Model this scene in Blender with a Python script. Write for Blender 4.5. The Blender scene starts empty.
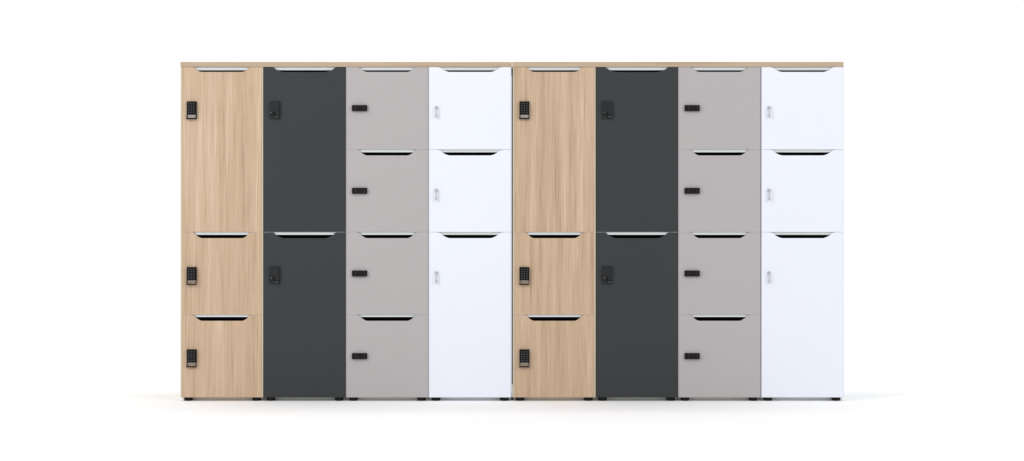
import bpy, bmesh, math
from mathutils import Vector, Matrix

S = 206.5                      # photograph pixels per metre on the plane of the door fronts
PX = 1.0 / S
def X(p): return (p - 512.0) * PX
def Z(p): return (401.0 - p) * PX

sc = bpy.context.scene
COL = sc.collection

# ------------------------------------------------------------------ materials
def srgb(r, g, b):
    f = lambda c: (c/255.0)/12.92 if c/255.0 <= 0.04045 else (((c/255.0)+0.055)/1.055)**2.4
    return (f(r), f(g), f(b), 1.0)

def new_mat(name):
    m = bpy.data.materials.new(name); m.use_nodes = True
    nt = m.node_tree
    return m, nt, nt.nodes['Principled BSDF']

def plain(name, col, rough=0.5, metal=0.0, spec=0.5, bump=0.0, bscale=900.0, vary=0.0):
    m, nt, b = new_mat(name)
    b.inputs['Base Color'].default_value = col
    b.inputs['Roughness'].default_value = rough
    b.inputs['Metallic'].default_value = metal
    b.inputs['Specular IOR Level'].default_value = spec
    tc = nt.nodes.new('ShaderNodeTexCoord')
    if vary > 0:
        n = nt.nodes.new('ShaderNodeTexNoise'); n.inputs['Scale'].default_value = 3.0
        n.inputs['Detail'].default_value = 4.0
        nt.links.new(tc.outputs['Object'], n.inputs['Vector'])
        mr = nt.nodes.new('ShaderNodeMapRange')
        mr.inputs['From Min'].default_value = 0.3; mr.inputs['From Max'].default_value = 0.7
        mr.inputs['To Min'].default_value = 1 - vary; mr.inputs['To Max'].default_value = 1 + vary
        nt.links.new(n.outputs['Fac'], mr.inputs['Value'])
        hs = nt.nodes.new('ShaderNodeHueSaturation'); hs.inputs['Color'].default_value = col
        nt.links.new(mr.outputs['Result'], hs.inputs['Value'])
        nt.links.new(hs.outputs['Color'], b.inputs['Base Color'])
    if bump > 0:
        n2 = nt.nodes.new('ShaderNodeTexNoise'); n2.inputs['Scale'].default_value = bscale
        n2.inputs['Detail'].default_value = 2.0
        nt.links.new(tc.outputs['Object'], n2.inputs['Vector'])
        bp = nt.nodes.new('ShaderNodeBump'); bp.inputs['Strength'].default_value = bump
        bp.inputs['Distance'].default_value = 0.0005
        nt.links.new(n2.outputs['Fac'], bp.inputs['Height'])
        nt.links.new(bp.outputs['Normal'], b.inputs['Normal'])
    return m

def wood(name, tones, axis='Z', rough=0.5, offset=0.0, contrast=1.0):
    """light oak decor: long streaks along one axis, fine pores, soft figure"""
    m, nt, b = new_mat(name)
    L = nt.links.new
    tc = nt.nodes.new('ShaderNodeTexCoord')
    oi = nt.nodes.new('ShaderNodeObjectInfo')
    off = nt.nodes.new('ShaderNodeVectorMath'); off.operation = 'SCALE'
    comb = nt.nodes.new('ShaderNodeCombineXYZ')
    for k, f in (('X', 7.3), ('Y', 3.1), ('Z', 5.7)):
        mu = nt.nodes.new('ShaderNodeMath'); mu.operation = 'MULTIPLY'
        mu.inputs[1].default_value = f
        L(oi.outputs['Random'], mu.inputs[0]); L(mu.outputs[0], comb.inputs[k])
    add = nt.nodes.new('ShaderNodeVectorMath'); add.operation = 'ADD'
    L(tc.outputs['Object'], add.inputs[0]); L(comb.outputs[0], add.inputs[1])
    def mapped(sx, sl):
        mp = nt.nodes.new('ShaderNodeMapping')
        mp.inputs['Scale'].default_value = (sx, sx, sl) if axis == 'Z' else (sl, sx, sx)
        mp.inputs['Location'].default_value = (offset, offset, offset)
        L(add.outputs[0], mp.inputs['Vector'])
        return mp.outputs[0]
    def noise(sx, sl, detail, rgh=0.55, dist=0.0):
        n = nt.nodes.new('ShaderNodeTexNoise')
        n.inputs['Scale'].default_value = 1.0
        n.inputs['Detail'].default_value = detail
        n.inputs['Roughness'].default_value = rgh
        n.inputs['Distortion'].default_value = dist
        L(mapped(sx, sl), n.inputs['Vector'])
        return n.outputs['Fac']
    broad = noise(26.0, 0.9, 3.0, 0.5, 0.5)        # broad growth bands
    streak = noise(135.0, 2.4, 4.0, 0.7, 0.3)      # streaks
    fine = noise(330.0, 5.0, 2.0, 0.6)             # pores
    def mix(a, bb, f):
        mm = nt.nodes.new('ShaderNodeMix'); mm.data_type = 'FLOAT'
        mm.inputs['Factor'].default_value = f
        L(a, mm.inputs[2]); L(bb, mm.inputs[3])
        return mm.outputs[0]
    v = mix(mix(broad, streak, 0.55), fine, 0.30)
    ct = nt.nodes.new('ShaderNodeMapRange')
    ct.inputs['From Min'].default_value = 0.5 - 0.17/contrast
    ct.inputs['From Max'].default_value = 0.5 + 0.17/contrast
    L(v, ct.inputs['Value'])
    cr = nt.nodes.new('ShaderNodeValToRGB')
    e = cr.color_ramp.elements
    e[0].position = 0.0; e[0].color = tones[0]
    e[1].position = 1.0; e[1].color = tones[-1]
    for i, t in enumerate(tones[1:-1]):
        q = e.new((i + 1) / (len(tones) - 1)); q.color = t
    L(ct.outputs[0], cr.inputs['Fac'])
    L(cr.outputs[0], b.inputs['Base Color'])
    b.inputs['Roughness'].default_value = rough
    b.inputs['Specular IOR Level'].default_value = 0.3
    bp = nt.nodes.new('ShaderNodeBump'); bp.inputs['Strength'].default_value = 0.12
    bp.inputs['Distance'].default_value = 0.0004
    L(fine, bp.inputs['Height']); L(bp.outputs[0], b.inputs['Normal'])
    return m

oak_tones = [srgb(156, 129, 103), srgb(184, 157.3, 130.7), srgb(196.3, 169.8, 144), srgb(212, 190, 165.2)]
M = {}
M['oak'] = wood('oak_decor', oak_tones, 'Z', contrast=1.15)
M['oak_top'] = wood('oak_top_decor', [srgb(150, 127, 104), srgb(174, 151, 128), srgb(184, 163, 140), srgb(194, 175, 153)], 'X', contrast=1.0)
M['oak_edge'] = plain('oak_edging', srgb(196, 182, 158), 0.5, spec=0.3, vary=0.04)
M['charcoal'] = plain('charcoal_laminate', srgb(52, 55, 57), 0.55, spec=0.25, bump=0.05, vary=0.02)
M['grey'] = plain('stone_grey_laminate', srgb(174, 169, 169.5), 0.55, spec=0.25, bump=0.05, vary=0.01)
M['white'] = plain('white_laminate', srgb(227, 230.5, 240), 0.5, spec=0.25, bump=0.03)
M['alu'] = plain('satin_aluminium', srgb(206, 210, 211), 0.4, metal=0.0, spec=0.5)
M['slot_shade'] = plain('slot_shade_black', srgb(8, 9, 9), 0.8, spec=0.1)
M['added_base'] = plain('added_base_grey', srgb(232, 232, 227), 0.6, spec=0.3)
M['rubber'] = plain('black_foot_plastic', srgb(14, 13, 12), 0.6, spec=0.2)
M['black'] = plain('black_lock_plastic', srgb(28, 24, 24), 0.5, spec=0.12)
M['key'] = plain('keypad_button_grey', srgb(78, 80, 80), 0.5, spec=0.2)
M['padplate'] = plain('keypad_black', srgb(20, 20, 20), 0.5, spec=0.08)
M['steel'] = plain('brushed_steel', srgb(168, 162, 156), 0.32, metal=0.6)
M['nickel'] = plain('nickel_key', srgb(186, 186, 196), 0.4, metal=0.2)
M['dkplate'] = plain('charcoal_lock_plate', srgb(40, 42, 44), 0.45, spec=0.2)
M['dkbody'] = plain('black_lock_body', srgb(31, 33, 35), 0.5, spec=0.25)
M['gap_shade'] = plain('dark_gap_shade', srgb(70, 64, 66), 0.5, spec=0.2)
M['floor'] = plain('white_studio_floor', (0.90, 0.90, 0.90, 1), 0.9, spec=0.0)

# ------------------------------------------------------------------ mesh helpers
class MB:
    def __init__(self):
        self.bm = bmesh.new(); self.mats = []
    def mi(self, m):
        if m not in self.mats: self.mats.append(m)
        return self.mats.index(m)
    def box(self, x0, x1, y0, y1, z0, z1, m, bev=0.0):
        t = bmesh.new()
        v = [t.verts.new((x, y, z)) for x in (x0, x1) for y in (y0, y1) for z in (z0, z1)]
        for f in ((0,1,3,2), (4,6,7,5), (0,4,5,1), (2,3,7,6), (0,2,6,4), (1,5,7,3)):
            t.faces.new([v[i] for i in f])
        if bev > 0:
            bmesh.ops.bevel(t, geom=t.edges[:], offset=bev, segments=2, affect='EDGES', profile=0.6)
        self._merge(t, m)
    def cyl(self, c, r, h, axis, m, seg=24, r2=None, bev=0.0):
        t = bmesh.new()
        bmesh.ops.create_cone(t, cap_ends=True, segments=seg, radius1=r, radius2=r if r2 is None else r2, depth=h)
        if axis == 'Y': bmesh.ops.rotate(t, verts=t.verts, matrix=Matrix.Rotation(math.radians(90), 3, 'X'))
        if axis == 'X': bmesh.ops.rotate(t, verts=t.verts, matrix=Matrix.Rotation(math.radians(90), 3, 'Y'))
        bmesh.ops.translate(t, verts=t.verts, vec=c)
        if bev > 0:
            ed = [e for e in t.edges if len(e.link_faces) == 2 and e.calc_face_angle() > 0.8]
            bmesh.ops.bevel(t, geom=ed, offset=bev, segments=2, affect='EDGES')
        self._merge(t, m)
    def prism(self, pts, y0, y1, m, bev=0.0):
        """outline in x,z (counter-clockwise seen from the front) extruded in y"""
        t = bmesh.new()
        a = [t.verts.new((x, y0, z)) for x, z in pts]
        b = [t.verts.new((x, y1, z)) for x, z in pts]
        t.faces.new(a); t.faces.new(b[::-1])
        n = len(pts)
        for i in range(n):
            j = (i + 1) % n
            t.faces.new((a[j], a[i], b[i], b[j]))
        if bev > 0:
            fe = [e for e in t.edges if all(abs(v.co.y - y0) < 1e-6 for v in e.verts)]
            bmesh.ops.bevel(t, geom=fe, offset=bev, segments=2, affect='EDGES')
        self._merge(t, m)
    def _merge(self, t, m):
        bmesh.ops.recalc_face_normals(t, faces=t.faces[:])
        i = self.mi(m)
        for f in t.faces: f.material_index = i
        me = bpy.data.meshes.new('tmp'); t.to_mesh(me); t.free()
        self.bm.from_mesh(me); bpy.data.meshes.remove(me)
    def build(self, name, parent=None, loc=(0, 0, 0)):
        me = bpy.data.meshes.new(name); self.bm.to_mesh(me); self.bm.free()
        for m in self.mats: me.materials.append(M[m])
        o = bpy.data.objects.new(name, me); COL.objects.link(o)
        o.parent = parent; o.location = loc
        return o

# ------------------------------------------------------------------ dimensions
W = 0.4                         # pitch of a locker cabinet
DEPTH = 0.45
ZB = Z(397.4)                   # underside of the cabinet
UNIT = 82.6 * PX                # height of one small door
ZT = ZB + 4 * UNIT
DT = 0.018                      # door thickness
GAP = 0.0009
NOTCH = [(1.0, 0), (0.86, .25), (0.69, 1.05), (0.64, 2.2), (0.56, 3.0), (0.45, 3.75), (0.29, 4.7), (0.15, 5.4), (0.0, 5.8)]
NOTCH_TOP = {'oak': 29.6, 'grey': 29.8, 'charcoal': 34.4, 'white': 32.5}

def door_mesh(w, h, mat, depth_k):
    hw = w / 2
    pts = [(-hw, 0), (hw, 0), (hw, h)]
    edge = [((20.4 + (NOTCH_TOP[mat] - 20.4)*k)*PX, h - d*PX*depth_k) for k, d in NOTCH]
    pts += edge + [(-x, z) for x, z in reversed(edge)]
    pts += [(-hw, h)]
    mb = MB(); mb.prism(pts, 0.0, DT, mat, bev=0.0007)
    return mb

def keypad_lock(open_loop=False):
    mb = MB(); w, h = 10.0*PX, 17.8*PX
    mb.box(0, w, -0.004, 0.0, -0.0640 if open_loop else -h, 0, 'black', 0.0012)
    mb.box(0.0012, w - 0.0012, -0.015, -0.0042, -0.0635, -0.0012, 'black', 0.003)
    mb.box(0.0036, w - 0.0036, -0.0162, -0.0148, -0.0585, -0.0045, 'padplate', 0.0005)
    for r in range(5):
        for c in range(3):
            x = 0.0088 + c * 0.0122; z = -0.0092 - r * 0.0106
            mb.box(x, x + 0.0062, -0.0180, -0.0160, z - 0.0045, z, 'key', 0.0006)
    if open_loop:
        mb.box(0.0042, w - 0.0040, -0.0060, -0.0002, -0.0705, -0.0642, 'steel', 0.001)
    else:
        mb.box(0.0042, w - 0.0040, -0.0085, -0.0042, -h + 0.0055, -h + 0.0215, 'steel', 0.001)
    mb.box(0.0005, 0.0040, -0.013, -0.0042, -h + 0.001, -0.0637, 'black', 0.0008)
    mb.box(w - 0.0038, w - 0.0005, -0.013, -0.0042, -h + 0.001, -0.0637, 'black', 0.0008)
    mb.box(-0.0016, w - 0.0010, -0.014, -0.0042, -h - 0.0004, -h + 0.0052, 'black', 0.0012)
    return mb

def black_square_lock():
    mb = MB(); w, h = 10.6*PX, 17.6*PX
    mb.box(0, w, -0.004, 0, -h, 0, 'dkplate', 0.0012)
    mb.box(0.0006, w - 0.0006, -0.013, -0.0042, -0.067, -0.0035, 'dkbody', 0.003)
    mb.box(0.005, w - 0.005, -0.0140, -0.0128, -0.045, -0.008, 'dkbody', 0.0006)
    mb.cyl((0.0125, -0.0138, -0.0555), 0.0018, 0.003, 'Y', 'steel', 16)
    mb.cyl((0.0230, -0.0160, -0.0585), 0.0062, 0.007, 'Y', 'rubber', 20, bev=0.0008)
    mb.box(0.028, w - 0.003, -0.012, -0.0042, -0.0835, -0.070, 'dkbody', 0.0012)
    mb.box(0.0305, w - 0.0055, -0.0128, -0.0118, -0.0765, -0.0725, 'key', 0.0003)
    return mb

def flat_black_lock():
    mb = MB(); w, h = 15.2*PX, 6.1*PX
    mb.box(0, w, -0.012, 0, -h, 0, 'black', 0.003)
    mb.box(0.0185, w - 0.0135, -0.0140, -0.0118, -h + 0.002, -0.002, 'black', 0.0006)
    mb.box(0.0025, 0.0170, -0.0138, -0.0118, -h + 0.003, -0.003, 'rubber', 0.0012)
    mb.box(w - 0.0120, w - 0.0020, -0.0138, -0.0118, -h + 0.003, -0.003, 'rubber', 0.0012)
    mb.box(0.0172, 0.0182, -0.0136, -0.0118, -h + 0.003, -0.003, 'key')
    mb.box(w - 0.0132, w - 0.0123, -0.0136, -0.0118, -h + 0.003, -0.003, 'key')
    return mb

def key_lock():
    mb = MB()
    mb.cyl((0.0085, -0.003, -0.0070), 0.0080, 0.006, 'Y', 'nickel', 28, bev=0.001)
    mb.box(0.0010, 0.0160, -0.0070, -0.0055, -0.0045, -0.0005, 'nickel', 0.0008)     # lock bezel
    mb.box(0.0055, 0.0115, -0.0108, -0.0062, -0.0095, -0.0055, 'nickel', 0.0006)      # key shank
    mb.box(0.0050, 0.0115, -0.014, -0.0105, -0.040, -0.0025, 'nickel', 0.0012)        # bow of the key, nearly edge on
    mb.cyl((0.0085, -0.0125, -0.0440), 0.0062, 0.0032, 'Y', 'nickel', 24, bev=0.0006)
    mb.box(0.0030, 0.0135, -0.0138, -0.0112, -0.0560, -0.0450, 'nickel', 0.0010)
    return mb

KINDS = {
  # colour, carcass edge, side reveal, doors (in units from the top), lock, lock name, lock x, lock drop below door top
  'oak':      ('oak', 'oak_edge', 0.0072, (2, 1, 1), keypad_lock, 'keypad_lock', 6.4, 34.4),
  'charcoal': ('charcoal', 'charcoal', 0.0022, (2, 2), black_square_lock, 'knob_lock', 6.3, 34.2),
  'grey':     ('grey', 'grey', 0.0022, (1, 1, 1, 1), flat_black_lock, 'latch_lock', 6.2, 38.2),
  'white':    ('white', 'white', 0.0022, (1, 1, 2), key_lock, 'key_lock', 5.9, 39.4),
}

def cabinet(kind, x0, label):
    col, edge, rv, doors, lockf, lockname, lx, ldrop = KINDS[kind]
    root = bpy.data.objects.new('locker_cabinet', None); COL.objects.link(root)
    root.empty_display_size = 0.1
    root.location = (x0 + W/2, 0, 0)
    root['label'] = label; root['category'] = 'locker'
    root['group'] = 'locker cabinets standing side by side in the row'
    h = W / 2 - 0.0002
    c = MB()
    for s in (-1, 1):
        a, b = sorted((s*h, s*(h - rv)))
        c.box(a, b, 0.0012, DEPTH, ZB, ZT, edge)
    i = h - rv - 0.0003
    c.box(-i, i, 0.055, DEPTH - 0.0012, ZB + 0.0005, ZB + 0.018, col)
    c.box(-i, i, DT + 0.002, 0.0545, ZB + 0.0005, ZB + 0.018, col)
    c.box(-i, i, 0.055, DEPTH - 0.0012, ZT - 0.018, ZT - 0.0005, col)
    c.box(-i, i, DEPTH - 0.010, DEPTH - 0.0015, ZB + 0.0185, ZT - 0.0185, col)
    z = ZT
    for k, u in enumerate(doors):
        z -= u * UNIT
        if k < len(doors) - 1:
            c.box(-i, i, 0.060, DEPTH - 0.012, z - 0.009, z + 0.009, col)
    c.build('carcass', root)
    z = ZT
    dw = 2 * (h - rv) - 2 * 0.0005
    for k, u in enumerate(doors):
        top = z; bot = z - u * UNIT; z = bot
        dk = 0.86 if k == 0 else (1.0, 1.0, 1.02, 1.04)[int(round((ZT - top) / UNIT))]
        dz0 = bot + (GAP if k < len(doors) - 1 else 0.0)
        dz1 = top - GAP * (0.4 if k == 0 else 1)
        d = door_mesh(dw, dz1 - dz0, col, dk).build('door', root, (0, 0, dz0))
        drop = ldrop + ((0, 0, .4, .1)[int(round((ZT - top) / UNIT))] if col == 'oak' else 0)
        lo = (lockf(k > 0) if col == 'oak' else lockf()).build(lockname, d, (-W/2 + lx*PX, -0.0002, (top - drop*PX) - dz0))
        r = MB()
        row = int(round((ZT - top) / UNIT))
        sh = (3.05, 2.6, 2.6, 2.25)[row] * PX
        rb = top - sh
        edge = [((20.4 + (NOTCH_TOP[col] - 20.4)*a)*PX - 0.0005, dd*PX*dk) for a, dd in NOTCH]
        lip = []
        for (xa, da), (xb, db) in zip(edge, edge[1:]):
            if da <= sh: lip.append((xa, top - da))
            if da <= sh < db: lip.append((xa + (xb - xa)*(sh - da)/(db - da), rb))
        lip = [(x, z + (0.0 if i else -0.0002)) for i, (x, z) in enumerate(lip)]
        pts = [(-x, z) for x, z in lip] + list(reversed(lip))
        if k:
            for s2 in (-1, 1):
                xa, xb = sorted((s2*(i - 0.001), s2*(NOTCH_TOP[col]*PX + 0.001)))
                r.box(xa, xb, 0.0012, DT + 0.0007, top - 0.0007, top - 0.0001, 'alu')
        r.prism(pts, 0.0065, DT + 0.0006, 'alu')
        if k:
            r.box(-i + 0.001, i - 0.001, 0.0012, DT + 0.0007, top + 0.0001, top + 0.0007, 'alu')
        r.box(-i + 0.001, i - 0.001, DT + 0.0008, DT + 0.012, rb, top + (0.004 if k else 0.0003), 'alu', 0.0006)
        r.build('grip_rail', root)
        g = MB()  # black box behind the notch puts the slot's shade into its colour
        g.box(-0.185, 0.185, 0.050, 0.0535, top - 0.060, rb - 0.0005, 'slot_shade')
        g.box(-0.185, 0.185, DT + 0.0125, 0.0495, rb - 0.0025, rb - 0.0005, 'slot_shade')
        g.box(-0.185, 0.185, DT + 0.0008, 0.0495, top - 0.060, top - 0.056, 'slot_shade')
        g.build('slot_shade_box', root)
    p = MB(); p.box(-h + 0.0006, h - 0.0006, 0.0445, DEPTH - 0.02, 0.0005, ZB - 0.0005, 'added_base')  # panel added so the shaded strip under the cabinet renders mid grey
    p.build('added_base', root)
    for s in (-1, 1):
        f = MB()
        f.cyl((0, 0, 0.0015), 0.0195, 0.003, 'Z', 'rubber', 32, bev=0.0006)
        f.cyl((0, 0, 0.0112), 0.0208, 0.0162, 'Z', 'rubber', 32, bev=0.0012)
        f.build('foot', root, (s * (W/2 - 0.0345), 0.0225, 0.0003))
    return root

x1 = X(180.5); x2 = X(513.0)
cabinet('oak', x1 + 0*W, 'light oak locker cabinet at the far left end of the row, beside open white background')
cabinet('charcoal', x1 + 1*W, 'charcoal locker cabinet between the leftmost oak cabinet and a grey four-door cabinet')
cabinet('grey', x1 + 2*W + 0.0010, 'grey four-door locker cabinet in the left half, between a charcoal and a white one')
cabinet('white', x1 + 3*W + 0.0020, 'white locker cabinet in the middle of the row, touching an oak cabinet on its right')
c5 = cabinet('oak', x2 + 0*W, 'light oak locker cabinet mid-row, between a white and a charcoal cabinet')
cabinet('charcoal', x2 + 1*W, 'charcoal locker cabinet in the right half, directly right of the middle oak cabinet')
cabinet('grey', x2 + 2*W, 'grey four-door locker cabinet in the right half, beside the white cabinet at the right end')
cabinet('white', x2 + 3*W + 0.0026, 'white locker cabinet at the far right end of the row, beside open white background')

# dark strip added as painted shade in the gap between the two banks
j = MB()
lx0 = X(511.55) - (x2 + W/2); lx1 = X(512.9) - (x2 + W/2)
j.box(lx0, lx1, 0.003, 0.40, Z(384.0), Z(68.6), 'gap_shade')
j.build('gap_shade_strip', c5)
j = MB()
j.box(lx0, lx1, 0.010, 0.40, ZB + 0.0006, Z(384.4), 'added_base')
j.build('filler_strip', c5)

def top_board(xa, xb, label):
    mb = MB()
    w = (xb - xa) / 2
    mb.box(-w, w, -0.0015, DEPTH + 0.002, 0, 5.0*PX, 'oak_top', 0.0010)
    o = mb.build('top_board', None, ((xa + xb)/2, 0, ZT + 0.0006))
    o['label'] = label; o['category'] = 'board'; o['group'] = 'wooden boards lying along the top of the lockers'
top_board(X(180.4), X(511.85), 'long thin oak board lying on top of the four left-hand lockers')
top_board(X(512.2), X(843.6), 'long thin oak board lying on top of the four right-hand lockers')

# ------------------------------------------------------------------ studio floor and sweep
mb = MB(); t = bmesh.new()
vs = [t.verts.new(p) for p in ((-14, -14, 0), (14, -14, 0), (14, 5, 0), (-14, 5, 0))]
t.faces.new(vs); mb._merge(t, 'floor'); fl = mb.build('floor'); fl['kind'] = 'structure'
mb = MB(); t = bmesh.new(); prof = []
for k in range(25):
    a = math.radians(90 * k / 24)
    prof.append((5 + 2.0*math.sin(a), 2.0 - 2.0*math.cos(a)))
prof.append((7, 7.5))
rows = [(t.verts.new((-14, y, z)), t.verts.new((14, y, z))) for y, z in prof]
for a, b in zip(rows, rows[1:]): t.faces.new((a[0], a[1], b[1], b[0]))
mb._merge(t, 'floor'); bd = mb.build('backdrop'); bd['kind'] = 'structure'
for p in bd.data.polygons: p.use_smooth = True

# ------------------------------------------------------------------ light
w = bpy.data.worlds.new('World'); sc.world = w; w.use_nodes = True
bg = w.node_tree.nodes['Background']
bg.inputs['Color'].default_value = (1, 1, 1, 1); bg.inputs['Strength'].default_value = 0.73

def area(name, loc, target, size, power, col=(1, 1, 1)):
    l = bpy.data.lights.new(name, 'AREA'); l.shape = 'RECTANGLE'
    l.size, l.size_y = size; l.energy = power; l.color = col
    o = bpy.data.objects.new(name, l); COL.objects.link(o); o.location = loc
    o.rotation_euler = (Vector(target) - Vector(loc)).to_track_quat('-Z', 'Y').to_euler()
    return o
area('softbox_left', (-5.0, -4.5, 4.2), (0, 0.5, 0.6), (2.0, 2.0), 172)
area('softbox_right', (5.0, -4.5, 4.2), (0, 0.5, 0.6), (2.0, 2.0), 96)
area('overhead_softbox', (0, -0.8, 6.5), (0, -0.8, 0), (12, 8), 70)
area('backdrop_softbox', (0, 1.2, 5.5), (0, 7, 1.5), (12, 2), 185)

# ------------------------------------------------------------------ camera
cam = bpy.data.cameras.new('camera'); co = bpy.data.objects.new('camera', cam); COL.objects.link(co)
D = 8.0
cam.sensor_width = 36.0; cam.lens = S * D * 36.0 / 1024.0
cam.clip_end = 200
co.location = (0, -D, Z(230.5)); co.rotation_euler = (math.radians(90), 0, 0)
sc.camera = co

sc.view_settings.view_transform = 'Standard'; sc.view_settings.look = 'None'
sc.view_settings.exposure = 0.0; sc.view_settings.gamma = 1.0
sc.cycles.max_bounces = 10; sc.cycles.diffuse_bounces = 8
try: sc.cycles.use_denoising = True
except Exception: pass
